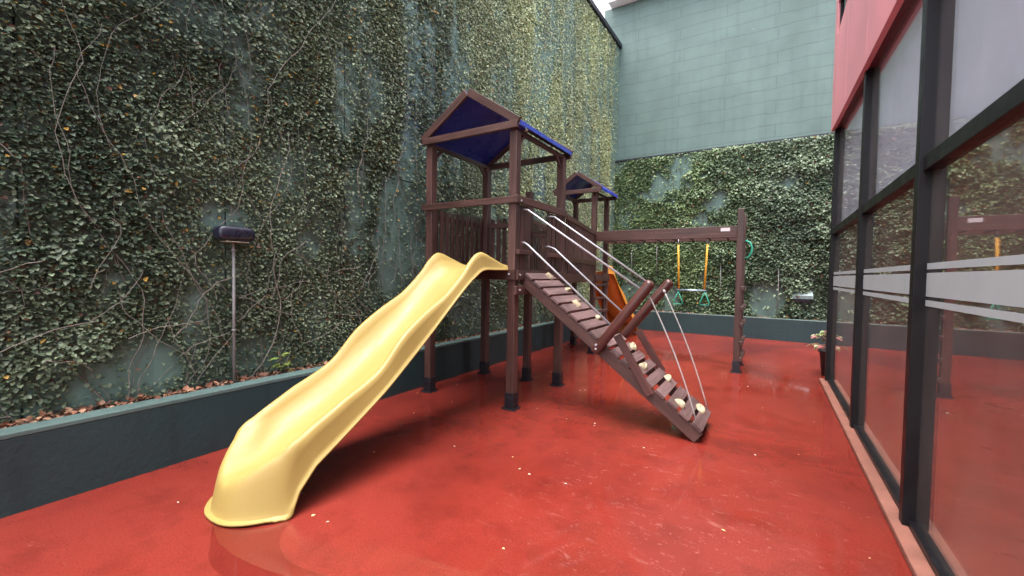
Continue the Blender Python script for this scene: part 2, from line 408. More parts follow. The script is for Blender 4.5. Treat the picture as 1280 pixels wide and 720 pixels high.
# ------------------------------------------------------------------ ivy
def vnoise(a, b, seed):
    r = np.random.default_rng(seed); G = r.random((256, 256))
    ia = np.floor(a).astype(int); ib = np.floor(b).astype(int); fa_ = a-ia; fb = b-ib
    fa_ = fa_*fa_*(3-2*fa_); fb = fb*fb*(3-2*fb)
    g = lambda i, j: G[i % 256, j % 256]
    return (g(ia, ib)*(1-fa_)+g(ia+1, ib)*fa_)*(1-fb)+(g(ia, ib+1)*(1-fa_)+g(ia+1, ib+1)*fa_)*fb
def fbm(a, b, seed, o=4):
    t = 0; am = .5; tot = 0
    for k in range(o): t = t+am*vnoise(a*2**k+k*17.3, b*2**k+k*9.1, seed+k); tot += am; am *= .55
    return t/tot
def sst(e0, e1, x): t = np.clip((x-e0)/(e1-e0), 0, 1); return t*t*(3-2*t)
def leaf_mesh(name, P, Nn, T, size, tint, mat, parent=None, wid=.36, fold=.08):
    n = len(P); S = np.cross(Nn, T)
    def pt(t, s, h): return P+T*(t*size)[:, None]+S*(s*size)[:, None]+Nn*(h*size)[:, None]
    z = np.zeros(n); one = np.ones(n)
    f1 = fold*one
    V = np.stack([pt(z, z, z), pt(.30*one, wid*one, f1), pt(.68*one, wid*.72*one, f1*.6), pt(one, z, -.08*one), pt(.68*one, -wid*.72*one, f1*.6), pt(.30*one, -wid*one, f1)], 1).reshape(-1, 3)
    idx = np.arange(n)*6
    F = np.stack([np.stack([idx, idx+3, idx+2, idx+1], 1), np.stack([idx, idx+5, idx+4, idx+3], 1)], 1).reshape(-1, 4)
    off = np.array(wloc(parent)) if parent is not None else np.zeros(3)
    V = V-off
    me = bpy.data.meshes.new(name); nf = len(F)
    me.vertices.add(len(V)); me.vertices.foreach_set('co', V.astype(np.float32).ravel())
    me.loops.add(nf*4); me.loops.foreach_set('vertex_index', F.astype(np.int32).ravel())
    me.polygons.add(nf); me.polygons.foreach_set('loop_start', np.arange(nf, dtype=np.int32)*4)
    me.update(calc_edges=True)
    at = me.attributes.new('tint', 'FLOAT_COLOR', 'POINT')
    c = np.ones((n, 6, 4), np.float32); c[:, :, :3] = tint[:, None, :]
    at.data.foreach_set('color', c.ravel()); me.materials.append(mat)
    o = bpy.data.objects.new(name, me); COL.objects.link(o)
    if parent is not None: o.parent = parent
    return o
def norm(v): return v/np.linalg.norm(v, axis=1, keepdims=True)
def ivy_points(a, z, d, to_world, out, along, size, up=(58, 20)):
    n = len(a); th = np.radians(RNG.normal(0, 1, n)*up[1]+np.clip(up[0]-7.5*np.maximum(0, z-1.2), 14, 90)); yaw = np.radians(RNG.normal(0, 38, n))
    o = np.array(out, float); al = np.array(along, float); Z = np.array([0, 0, 1.])
    hz = np.cos(yaw)[:, None]*o+np.sin(yaw)[:, None]*al
    Nn = norm(np.cos(th)[:, None]*hz+np.sin(th)[:, None]*Z)
    dn = -.6*Z[None]+.55*RNG.normal(0, 1, (n, 1))*al[None]+.9*o[None]*RNG.random((n, 1))
    T = norm(dn-(dn*Nn).sum(1, keepdims=True)*Nn)
    ro = RNG.normal(0, .65, n); S = np.cross(Nn, T)
    T = T*np.cos(ro)[:, None]+S*np.sin(ro)[:, None]
    return to_world(a, z, d), Nn, T
def tint_mix(n, dark, light, f):
    t = np.clip(f, 0, 1)[:, None]; c = np.array(dark)[None]*(1-t)+np.array(light)[None]*t
    return c*(RNG.normal(1, .15, (n, 1)).clip(.6, 1.5))
def special(c, p_y=.012, p_r=.018):
    r = RNG.random(len(c)); c[r < p_y] = np.array([.42, .24, .05])*RNG.uniform(.6, 1.1, ((r < p_y).sum(), 1))
    k = (r > p_y) & (r < p_y+p_r); c[k] = np.array([.14, .06, .035])*RNG.uniform(.6, 1.2, (k.sum(), 1)); return c

# bare or thin spots of the left wall: (along, z, half length, half height, strength)
BARE = [(1.30,.78,.22,.26,.95),(1.02,.66,.14,.16,.8),(1.12,1.42,.10,.18,.7),(1.62,1.05,.12,.30,.75),(1.86,1.98,.20,.13,1.),(2.62,1.75,.14,.2,.7),(2.75,1.05,.14,.3,.6),
        (3.25,2.25,.22,.65,.75),(3.75,2.0,.3,.75,.95),(4.5,1.55,.55,.55,.9),(4.2,2.6,.35,.9,.8),(3.1,3.55,.18,.5,.75),(3.55,3.6,.14,.4,.6),(5.2,1.2,.6,.45,.75),(2.2,.75,.25,.22,.55),
        (6.3,2.3,.5,.9,.5),(7.6,2.0,.6,1.0,.45),(4.9,3.3,.3,.8,.5),(12.1,5.5,.35,3.2,1.)]
def left_cover(a, z):
    m = fbm(a*.75, z*.55, 3); m2 = fbm(a*2.6, z*1.0, 9, 3)
    vs = fbm(a*3.2, z*.45+5, 15, 3); w_ = sst(2.3, 4.0, a)
    c = sst(.16, .42, m*.62+m2*.38)
    c = c*(1-w_*.75*(1-sst(.36, .56, vs)))
    for (ca, cz, ra, rz, s) in BARE:
        wob = .55*(fbm(a*3.1, z*3.1, 21, 2)-.5)
        q = ((a-ca)/ra)**2+((z-cz)/rz)**2+wob*2
        c = c*(1-s*(1-sst(.55, 1.35, q)))
    c = c*(.35+.65*sst(.48, .95, z+.3*(m2-.5)))*(.80+.20*sst(.30, .6, m2))
    c = c*(1-.30*sst(5.0, 9, a))
    return c.clip(.07, 1)
def make_left():
    root = empty('climbing_ivy', (-4.1, 6, .5)); tag(root, 'dense small-leaved ivy climbing the tall long wall beside the yellow slide', 'ivy')
    n = 560000
    a = RNG.uniform(-1.2, 12.32, n); z = RNG.uniform(.46, 8.2, n)
    keep = (z < 1.5+1.9*np.maximum(a, .8)+1.6)        # nothing far above what any nearby view shows
    a, z = a[keep], z[keep]
    dens = np.where(a < 6, 1.0, .82)
    c = left_cover(a, z); keep = RNG.random(len(a)) < c*dens; a, z, c = a[keep], z[keep], c[keep]
    thick = (.015+.20*fbm(a*2.1, z*1.7, 33, 3)**2.4)*(.4+.6*c)*(1-.6*sst(2.5, 6, a+.3*z))
    d = .008+thick*RNG.random(len(a))**.55
    size = RNG.uniform(.026, .048, len(a))*np.where(fbm(a*.9, z*.9, 51, 2) > .55, 1.12, .95)
    P, Nn, T = ivy_points(a, z, d, lambda a, z, d: np.stack([wx(a)+d, a, z], 1), (1, 0, 0), (0, 1, 0), size)
    f = fbm(a*1.1, z*.8, 60, 3)
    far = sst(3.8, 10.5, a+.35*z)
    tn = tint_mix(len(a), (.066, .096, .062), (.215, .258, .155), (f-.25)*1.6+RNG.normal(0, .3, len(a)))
    tn2 = tint_mix(len(a), (.31, .35, .22), (.54, .58, .32), (f-.3)*1.8+RNG.normal(0, .3, len(a)))  # young yellow-green leaves, paled further so sky glare is painted into the tint
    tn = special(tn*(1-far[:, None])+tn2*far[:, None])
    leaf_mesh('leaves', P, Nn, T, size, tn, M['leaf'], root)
    st = MB()
    for k in range(240):
        a0 = random.uniform(-.8, 11.5); z0 = .46 if random.random() < .6 else random.uniform(.6, 5); ln = random.uniform(.7, 4.5)
        pts = []; aa, zz, dr = a0, z0, random.uniform(-.5, .5); dd = random.uniform(.01, .05)
        r0 = random.uniform(.0018, .0038) if random.random() < .93 else random.uniform(.004, .007)
        for i in range(int(ln/.09)):
            pts.append((wx(aa)+max(.006, dd), aa, zz)); dr = max(-.8, min(.8, dr*.88+random.gauss(0, .20))); dd = max(.01, min(.10, dd+random.gauss(0, .008)))
            aa += .09*math.sin(dr); zz += .09*math.cos(dr)
            if zz > 8.1: break
        if len(pts) > 3: st.tube(pts, [r0*(1-.6*i/len(pts)) for i in range(len(pts))], 4, False)
    for k in range(46):      # bare, criss-crossing dead stems low on the wall
        aa = random.uniform(.2, 4.2); zz = random.uniform(.47, 1.5); dr = random.choice((-1, 1))*random.uniform(.2, 1.3); dd = random.uniform(.05, .13); pts = []
        for i in range(random.randint(4, 12)):
            pts.append((wx(aa)+dd, aa, zz)); dr += random.gauss(0, .25); aa += .07*math.sin(dr); zz += .07*abs(math.cos(dr)); dd += random.gauss(0, .008)
            dd = max(.02, min(.15, dd))
        st.tube(pts, random.uniform(.0018, .0035), 4, False)
    st.build('stems', M['stem'], root)
make_left()

BARE_B = [(-2.75,4.15,.26,.42,.97),(-3.55,3.3,.35,.6,.75),(-1.35,3.55,.22,.3,.8),(-3.1,2.6,.3,.45,.6),(-.05,.95,.42,.42,.97),(.75,1.0,.25,.3,.5),(-2.2,2.9,.3,.35,.5),(-3.6,1.6,.3,.6,.5),(-2.9,.75,.5,.2,.6),(-1.6,.7,.5,.15,.5),(-.9,1.0,.2,.3,.5)]
def make_back():
    root = empty('climbing_ivy', (-1, 12.2, .5)); tag(root, 'thick ivy covering the lower half of the far block wall behind the monkey bars', 'ivy')
    n = 90000
    a = RNG.uniform(-4.0, 3.2, n); z = RNG.uniform(.5, 4.86, n)
    m = fbm(a*.9+40, z*.9, 71); m2 = fbm(a*2.6, z*2.6+9, 77, 3)
    c = sst(.36, .55, m*.55+m2*.45+.12*sst(-2, 0, a))
    for (ca, cz, ra, rz, s) in BARE_B:
        q = ((a-ca)/ra)**2+((z-cz)/rz)**2+(fbm(a*3, z*3, 25, 2)-.5)*1.2
        c = c*(1-s*(1-sst(.55, 1.3, q)))
    c = c.clip(.03, 1)
    keep = RNG.random(n) < c; a, z, c = a[keep], z[keep], c[keep]
    tk = (.03+.26*fbm(a*1.9, z*1.9, 83)**1.8)*(.5+.5*sst(-3, -.5, a)); d = .01+tk*RNG.random(len(a))**.7
    size = RNG.uniform(.045, .085, len(a))
    P, Nn, T = ivy_points(a, z, d, lambda a, z, d: np.stack([a, 12.30-d, z], 1), (0, -1, 0), (1, 0, 0), size)
    f = fbm(a*1.6, z*1.6, 90, 3); rt = sst(-2.2, .4, a)
    t1 = tint_mix(len(a), (.10, .155, .075), (.23, .31, .14), (f-.25)*1.7+RNG.normal(0, .3, len(a)))
    t2 = tint_mix(len(a), (.085, .125, .082), (.20, .258, .16), (f-.25)*1.7+RNG.normal(0, .3, len(a)))
    tn = special(t1*(1-rt[:, None])+t2*rt[:, None], .004, .014)
    leaf_mesh('leaves', P, Nn, T, size, tn, M['leaf'], root)
    st = MB()
    for k in range(60):
        aa = random.uniform(-3.9, 2); zz = random.uniform(.5, 3); dr = random.uniform(-.5, .5); pts = []
        for i in range(random.randint(8, 26)):
            pts.append((aa, 12.28-random.uniform(0, .02), zz)); dr = dr*.93+random.gauss(0, .2); aa += .09*math.sin(dr); zz = min(4.84, zz+.09*math.cos(dr))
        st.tube(pts, random.uniform(.003, .007), 4, False)
    st.build('stems', M['stem'], root)
make_back()

# dry leaves lying on the planter soil
n = 5200; k = 3800
P = np.concatenate([np.stack([RNG.uniform(-4.19, -4.0, k), RNG.uniform(-.5, 12, k), RNG.uniform(.457, .505, k)], 1),
                    np.stack([RNG.uniform(-3.9, 3, n-k), RNG.uniform(12.11, 12.29, n-k), RNG.uniform(.492, .54, n-k)], 1)])
Nn = norm(RNG.normal(0, .45, (n, 3))+np.array([0, 0, 1.])); q = RNG.normal(0, 1, (n, 3)); T = norm(q-(q*Nn).sum(1, keepdims=True)*Nn)
base = np.array([[.20, .075, .045], [.30, .13, .075], [.10, .05, .035], [.36, .20, .12]])[RNG.integers(0, 4, n)]*RNG.uniform(.6, 1.2, (n, 1))
lit = leaf_mesh('leaf_litter', P, Nn, T, RNG.uniform(.03, .065, n), base, M['dry'])
tag(lit, 'brown dry leaves heaped on the planter soil', 'dead leaves', None, 'stuff')
# tiny pale bits dropped on the red floor
fx = [(-2.9,2.6),(-3.3,2.2),(-3.25,2.4),(-3.1,2.15),(-2.75,2.35),(-3.4,1.75),(-3.0,1.6),(-2.95,1.45),(-3.2,1.15),(-1.6,2.75),(-1.5,2.72),(-1.75,2.9),(-1.2,1.9),(-.2,2.75),(-2.2,4.9),(-2.0,5.15),(-.9,3.7),(-1.1,5.6),(-.7,5.1),(.25,4.3),(.45,5.4),(.1,2.3),(.3,1.95),(-.35,2.05),(-.55,1.75),(.5,2.9),(-3.55,4.4),(.4,8.9),(-.2,6.6),(-1.7,6.2)]
fx += [(random.uniform(-3.7, .6), random.uniform(1.2, 10)) for _ in range(45)]
n = len(fx); P = np.array([(x, y, .004) for x, y in fx])
Nn = norm(RNG.normal(0, .14, (n, 3))+np.array([0, 0, 1.])); q = RNG.normal(0, 1, (n, 3)); T = norm(q-(q*Nn).sum(1, keepdims=True)*Nn)
base = np.array([[.62, .45, .22], [.55, .40, .27], [.66, .58, .45]])[RNG.integers(0, 3, n)]*RNG.uniform(.7, 1.1, (n, 1))
tag(leaf_mesh('fallen_leaves', P, Nn, T, RNG.uniform(.012, .026, n), base, M['dry']), 'small pale leaf bits scattered over the red floor', 'leaf bits', None, 'stuff')

# bright seedling growing from the planter
def sprig(name, base, h, cnt, size, tints, label, cat, lean=(0, 0), spread=.10):
    root = empty(name, base); tag(root, label, cat)
    sm = MB(); P = []; Nn = []; T = []
    for s in range(4):
        dx, dy = random.uniform(-1, 1)*spread+lean[0], random.uniform(-1, 1)*spread+lean[1]
        pts = [(base[0]+dx*t, base[1]+dy*t, base[2]+h*t*(.75+.08*s)) for t in (0, .3, .6, 1)]
        sm.tube(pts, [.004, .0035, .003, .002], 5)
        for i in range(cnt):
            t = random.uniform(.3, 1.05); an = random.uniform(0, 6.28)
            P.append((base[0]+dx*t, base[1]+dy*t, base[2]+h*t*(.75+.08*s)))
            T.append((math.cos(an), math.sin(an), random.uniform(-.5, .25)))
    sm.build('stem', M['stem'], root)
    P = np.array(P); T = norm(np.array(T)); u = np.tile([0, 0, 1.], (len(P), 1))+RNG.normal(0, .2, P.shape); Nn = norm(u-(u*T).sum(1, keepdims=True)*T)
    tn = np.array(tints)[RNG.integers(0, len(tints), len(P))]*RNG.uniform(.7, 1.2, (len(P), 1))
    leaf_mesh('leaves', P, Nn, T, RNG.uniform(size*.7, size*1.2, len(P)), tn, M['leaf'], root)
    return root
sprig('seedling', (-4.06, 2.33, .455), .27, 4, .085, [(.16, .24, .05), (.22, .28, .07)], 'bright green seedling growing from the planter soil beside the slide', 'plant', (.02, 0), .07)

# ------------------------------------------------------------------ potted plant by the corner of the glass front
pt = empty('potted_plant', (.83, 8.12, 0)); tag(pt, 'leafy plant in a tall black pot at the end of the glass front', 'potted plant')
mb = MB(); lathe(mb, (.83, 8.12, 0), [(.001, 0.002), (.095, .002), (.130, .36), (.146, .365), (.146, .40), (.128, .40), (.122, .35), (.001, .345)], 24)
mb.build('pot', M['pot'], pt)
P = []; T = []; smb = MB()
for s in range(16):
    an = random.uniform(0, 6.28); rr = random.uniform(.08, .25); hh = random.uniform(.04, .30)
    tip = ((.83)+rr*math.cos(an), 8.12+rr*math.sin(an), .40+hh)
    smb.tube([(.83, 8.12, .36), ((.83)+rr*.5*math.cos(an), 8.12+rr*.5*math.sin(an), .40+hh*.8), tip], [.006, .005, .003], 5)
    for i in range(5): 
        P.append((tip[0]+random.uniform(-.05, .05), tip[1]+random.uniform(-.05, .05), tip[2]+random.uniform(-.04, .03))); b = an+random.uniform(-1, 1); T.append((math.cos(b), math.sin(b), random.uniform(-.6, .2)))
smb.build('stem', M['stem'], pt)
P = np.array(P); T = norm(np.array(T)); u = np.tile([0, 0, 1.], (len(P), 1))+RNG.normal(0, .3, P.shape); Nn = norm(u-(u*T).sum(1, keepdims=True)*T)
tn = np.array([(.30, .36, .15), (.20, .28, .10), (.36, .14, .12), (.42, .42, .25)])[RNG.integers(0, 4, len(P))]*RNG.uniform(.7, 1.2, (len(P), 1))
leaf_mesh('leaves', P, Nn, T, RNG.uniform(.07, .13, len(P)), tn, M['leaf'], pt)

# ------------------------------------------------------------------ lamp on a pole in the planter
lp = empty('garden_lamp', (-4.06, 1.89, .45)); tag(lp, 'black capsule lamp head on a thin grey pole standing in the planter', 'lamp')
MB().tube([(-4.06, 1.89, .45), (-4.06, 1.89, 1.1), (-4.06, 1.89, 1.75)], .0125, 12).build('pole', M['pole'], lp)
for zz in (.95, 1.66): MB().tube([(-4.06, 1.89, zz), (-4.06, 1.89, zz+.02)], .018, 12).build('pole_clip', M['pole'], lp)
rows = []
for i in range(13):
    t = math.pi*i/12; zz = -math.cos(t); rad = max(.02, math.sin(t))**.36
    rows.append([(-4.05+.085*rad*(abs(math.cos(q))**.45)*(1 if math.cos(q) >= 0 else -1), 1.893+.155*rad*(abs(math.sin(q))**.45)*(1 if math.sin(q) >= 0 else -1), 1.815+.066*(abs(zz)**.6)*(1 if zz > 0 else -1)) for q in [2*math.pi*j/28 for j in range(28)]])
mb = MB(); mb.grid(rows, True, True); mb.build('lamp_head', M['black'], lp)
MB().slab(-4.10, -3.985, 1.80, 1.985, 1.741, 1.7475).build('lamp_lens', M['dirtlens'], lp, .002)

# wall box with a hood on the far wall
wb = empty('wall_light', (.68, 12.2, .9)); tag(wb, 'hooded grey box fixed low on the far ivy wall', 'wall light')
mb = MB(); x0, x1 = .50, .86
A = [(x0, 12.29, 1.02), (x1, 12.29, 1.02), (x1, 12.29, 1.32), (x0, 12.29, 1.32)]; B = [(x0-.03, 12.10, 1.02), (x1+.03, 12.10, 1.02), (x1+.03, 12.10, 1.10), (x0-.03, 12.10, 1.10)]
mb.quadset(A+B, [(4, 5, 6, 7), (7, 6, 2, 3), (5, 1, 2, 6), (0, 4, 7, 3), (1, 0, 3, 2)], [[(0, 0), (1, 0), (1, 1), (0, 1)]]*5)
mb.build('hood', plain_mat('pale_teal_metal', (.14, .19, .19), .5), wb, .005)
MB().slab(  .53, .83, 12.13, 12.28, .95, 1.018).build('lamp_body', M['black'], wb, .005)

# thin wires up the far wall
for i, (x, z0, z1, lab) in enumerate([(-3.42, 1.3, 2.25, 'thin grey wire on the far wall nearest the ivy corner'), (-2.72, 1.5, 2.35, 'thin grey wire on the far wall left of the trapeze'),
                                      (-1.10, .75, 1.85, 'thin grey wire on the far wall right of the trapeze'), (.18, .6, 1.75, 'thin grey wire beside the bare patch of far wall')]):
    o = MB().tube([(x, 12.22-.05, z0), (x+.01, 12.20-.05, (z0+z1)/2), (x, 12.22-.05, z1)], .008, 6).build('wire', M['pole']); tag(o, lab, 'wire', 'wires on the far wall')

# ------------------------------------------------------------------ playset
ps = empty('wooden_playset', (-2.6, 5.6, 0)); tag(ps, 'dark wooden two-tower playset with blue roofs, yellow slide, climbing ramp and monkey bars', 'playset')
WB = .005
def post(x, y, z1, s=.095, shoe=True, z0=.03):
    o = MB().box((x, y, z0), (x, y, z1), s, s, (0, 1, 0)).build('post', M['wood'], ps, .006)
    if shoe:
        h = s/2+.008; b = MB(); t = .008
        b.slab(x-h, x+h, y-h, y-h+t, .012, .185).slab(x-h, x+h, y+h-t, y+h, .012, .185)
        b.slab(x-h, x-h+t, y-h+t+.0005, y+h-t-.0005, .012, .185).slab(x+h-t, x+h, y-h+t+.0005, y+h-t-.0005, .012, .185)
        b.slab(x-h-.025, x+h+.025, y-h-.025, y+h+.025, .001, .011)
        for sx in (-1, 1):
            for zz in (.06, .135): b.tube([(x+sx*h, y-.02, zz), (x+sx*(h+.010), y-.02, zz)], .010, 6); b.tube([(x+.02*sx, y-h, zz), (x+.02*sx, y-h-.010, zz)], .010, 6)
            b.tube([(x+sx*(h+.012), y-h-.012, .011), (x+sx*(h+.012), y-h-.012, .03)], .008, 6)
        b.build('post_shoe', M['shoe'], o, .002)
    return o
AX, BX, FY, BY = -3.63, -2.415, 3.965, 5.165
post(AX, FY, 3.06); post(BX, FY, 3.06); post(AX, BY, 3.06); post(BX, BY, 3.06); post(-2.90, 5.17, 2.65, .09)
# deck and its frame
dk = MB()
for i in range(9):
    y0 = FY-.035+i*.142; dk.slab(AX+.05, BX-.05, y0, y0+.134, 1.525, 1.553)
dk.build('platform', M['wood'], ps, .003)
fr = MB()
fr.box((AX-.06, FY-.0665, 1.497), (BX+.06, FY-.0665, 1.497), .036, .118); fr.box((AX-.06, BY+.0665, 1.497), (BX+.06, BY+.0665, 1.497), .036, .118)
fr.box((AX-.0665, FY-.046, 1.497), (AX-.0665, BY+.046, 1.497), .036, .118); fr.box((BX+.0665, FY-.046, 1.49), (BX+.0665, BY+.046, 1.49), .036, .10)
fr.box((BX+.0665, FY-.075, 1.325), (BX+.0665, BY+.02, 1.325), .036, .095)
for z in (1.50,): fr.tube([(BX-.0, FY-.085, z), (BX, FY-.095, z)], .012, 8)
fr.build('platform_frame', M['wood'], ps, WB)
for (x, y, z) in [(BX, FY-.085, 1.50), (AX, FY-.085, 1.50)]: MB().tube([(x, y, z), (x, y-.012, z)], .011, 8).build('bolt', M['steel'], ps)
for (x, y, z) in [(BX+.085, FY, 1.325), (BX+.085, BY, 1.325), (BX+.085, FY, 1.49), (BX+.085, FY, 2.30)]: MB().tube([(x, y, z), (x+.010, y, z)], .011, 8).build('bolt', M['steel'], ps)
# handrails
MB().box((AX-.085, FY-.062, 2.31), (BX+.05, FY-.062, 2.31), .028, .075).build('handrail', M['wood'], ps, WB)
MB().box((BX+.066, FY-.085, 2.315), (BX+.066, BY+.03, 2.315), .036, .085).build('handrail', M['wood'], ps, WB)
# side railings of the first tower
def balusters(p0, p1, n, z0, z1, w=.072, t=.02, rails=(), name='railing', wob=.0):
    b = MB(); p0 = Vector(p0); p1 = Vector(p1); d = (p1-p0).normalized(); nrm = Vector((d.y, -d.x, 0))
    for i in range(n):
        c = p0.lerp(p1, (i+.5)/n)
        b.box((c.x, c.y, z0), (c.x, c.y, z1+random.uniform(-wob, wob)), t, w, d)
    for (z, h, off) in rails: b.box((p0.x+nrm.x*off, p0.y+nrm.y*off, z), (p1.x+nrm.x*off, p1.y+nrm.y*off, z), .034, h)
    return b.build(name, M['wood'], ps, .003)
balusters((AX-.02, FY+.06, 0), (AX-.02, BY-.06, 0), 10, 1.56, 2.30, .066, .02, [(2.20, .07, -.028), (1.64, .07, -.028)])
balusters((AX+.06, BY+.01, 0), (-2.955, BY+.01, 0), 6, 1.56, 2.30, .066, .02, [(2.20, .07, .028), (1.64, .07, .028)])
class Each:
    def __init__(s, *a): s.a = a
    def box(s, *a): MB().box(*a).build(*s.a)
    def tube(s, *a): MB().tube(*a).build(*s.a)
bb = Each('railing_board', M['wood'], ps, .003)      # boards and short planks flanking the ramp opening
bb.box((BX+.03, 4.075, 1.55), (BX+.03, 4.075, 2.27), .022, .085, (0, 1, 0)); bb.box((BX+.03, 4.17, 1.55), (BX+.03, 4.17, 2.27), .022, .085, (0, 1, 0))
bb.box((BX+.03, 4.76, 1.55), (BX+.03, 4.76, 2.27), .022, .095, (0, 1, 0)); bb.box((BX+.03, 4.88, 1.55), (BX+.03, 4.88, 2.27), .022, .085, (0, 1, 0)); bb.box((BX+.03, 5.0, 1.55), (BX+.03, 5.0, 2.27), .022, .085, (0, 1, 0))
bb.box((BX+.066, FY-.03, 1.745), (BX+.066, 4.235, 1.745), .05, .05); bb.box((BX+.066, 4.70, 1.745), (BX+.066, BY+.02, 1.745), .05, .05)

def gable_roof(xc, hw, y0, y1, ze, zp, ovy=.0, bw=.075):
    """two sloping sheets with turned-down edges on wooden rafters"""
    r = MB(); th = .012
    for s in (-1, 1):
        e = (xc+s*hw, ze); p = (xc, zp)
        dx, dz = e[0]-p[0], e[1]-p[1]; ln = math.hypot(dx, dz); nx, nz = (-dz/ln*s, dx/ln*s)
        n = 10; rows = []
        for i in range(n+1):
            t = i/n; x = p[0]+dx*t; z = p[1]+dz*t
            rows.append([(x+nx*.045, yy, z+nz*.045) for yy in np.linspace(y0+.039, y1-.039, 7)])
        rows.append([(e[0]+nx*.045+s*.006, yy, e[1]+nz*.045-.05) for yy in np.linspace(y0+.039, y1-.039, 7)])
        if s > 0: rows = rows[::-1]
        r.grid(rows, False)
    o = r.build('roof', M['blue'], ps, 0, None, .008)
    for yy in (y0+.021, y1-.021):
        g = MB()
        for s in (-1, 1):
            g.box((xc+s*.016, yy, zp+.012), (xc+s*(hw+.02), yy, ze+.014), .034, bw+.012, (0, 0, 1))
        g.build('rafter', M['wood'], o, .004)
        MB().box((xc-hw-.008, yy-.002, ze-.010), (xc+hw+.008, yy-.002, ze-.010), .042, .078).build('tie_beam', M['wood'], o, .004)
    return o
rf = gable_roof(-3.015, .672, 3.86, 5.30, 3.115, 3.56)
br = Each('eaves_brace', M['wood'], rf, .003)
for (x, y, dy) in [(BX, FY, 1), (AX, FY, 1), (BX, BY, -1), (AX, BY, -1)]:
    br.box((x, y+dy*.05, 2.93), (x, y+dy*.20, 3.07), .03, .035)
for x in (AX, BX): br.box((x, FY-.06, 3.075), (x, BY+.1, 3.075), .04, .05)

# bridge between the towers
DX, DY, FX2, FY2 = BX, BY, -2.88, 7.66
bd = MB(); nb = 18
for i in range(nb):
    t = (i+.5)/nb; yy = BY+.09+(FY2-.06-BY-.09)*t; xl = -2.98+(-3.55+2.98)*t; xr = DX+.02+(FX2-DX)*t
    bd.box((xl, yy, 1.535), (xr, yy, 1.535), .115, .028)
bd.box((-2.97, BY+.08, 1.45), (-3.54, FY2-.05, 1.45), .045, .13); bd.box((DX+.02, BY+.085, 1.45), (FX2+.02, FY2-.05, 1.45), .045, .13)
bd.build('bridge', M['wood'], ps, .003)
balusters((DX+.03, BY+.09, 0), (FX2+.03, FY2-.06, 0), 17, 1.52, 2.27, .058, .02, [(2.285, .07, .02), (1.72, .07, .028)], wob=.006)
balusters((-2.95, BY+.09, 0), (-3.52, FY2-.06, 0), 17, 1.52, 2.27, .058, .02, [(2.285, .07, -.02), (1.72, .07, -.028)], wob=.006)
MB().box((-2.87, 5.20, 2.06), (-2.62, 5.20, 2.06), .03, .09).build('crossbar', M['wood'], ps, .004)
tb2 = MB(); tb2.box((-2.94, 5.20, 1.60), (-2.80, 5.23, 1.95), .02, .03); tb2.build('brace', M['shoe'], ps, .002)

# second tower
T2L, T2R, T2F, T2B = -3.56, -2.88, 7.66, 8.36
post(T2L, T2F, 3.06, .09); post(T2R, T2F, 3.06, .09); post(T2L, T2B, 3.06, .09); post(T2R, T2B, 3.06, .09)
MB().slab(T2L+.047, T2R-.047, T2F-.04, T2B+.04, 1.50, 1.535).build('platform', M['wood'], ps, .003)
f2 = MB(); f2.box((T2L-.05, T2F-.062, 1.45), (T2R+.05, T2F-.062, 1.45), .034, .12); f2.box((T2L-.05, T2B+.062, 1.45), (T2R+.05, T2B+.062, 1.45), .034, .12)
f2.box((T2R+.062, T2F-.04, 1.45), (T2R+.062, T2B+.04, 1.45), .034, .12); f2.box((T2L-.062, T2F-.04, 1.45), (T2L-.062, T2B+.04, 1.45), .034, .12)
f2.build('platform_frame', M['wood'], ps, .004)
balusters((T2L-.01, T2F+.05, 0), (T2L-.01, T2B-.05, 0), 6, 1.52, 2.28, .075, .02, [(2.2, .06, -.03)])
rf2 = gable_roof(-3.19, .47, 7.50, 8.50, 3.10, 3.43, bw=.065)
b2 = Each('eaves_brace', M['wood'], rf2, .003)
for (x, y, dy) in [(T2R, T2F, 1), (T2L, T2F, 1), (T2R, T2B, -1), (T2L, T2B, -1)]: b2.box((x, y+dy*.045, 2.92), (x, y+dy*.18, 3.06), .028, .032)
for x in (T2L, T2R): b2.box((x, T2F-.06, 3.078), (x, T2B+.07, 3.078), .04, .045)
# ladder on the side of the second tower
ld = MB().box((T2R+.066, T2F+.05, 1.30), (T2R+.066, T2B-.05, 1.30), .03, .055)
lad = empty  # rungs are parts of one ladder mesh with rung children
lo = MB().box((T2R+.02, 8.24, .02), (T2R+.02, 8.24, 1.56), .05, .07, (0, 1, 0)).build('ladder', M['wood'], ps, .004)
for z in (.28, .54, .80, 1.06, 1.32): MB().box((T2R+.055, T2F-.03, z), (T2R+.055, T2B+.02, z), .03, .055).build('rung', M['wood'], lo, .004)

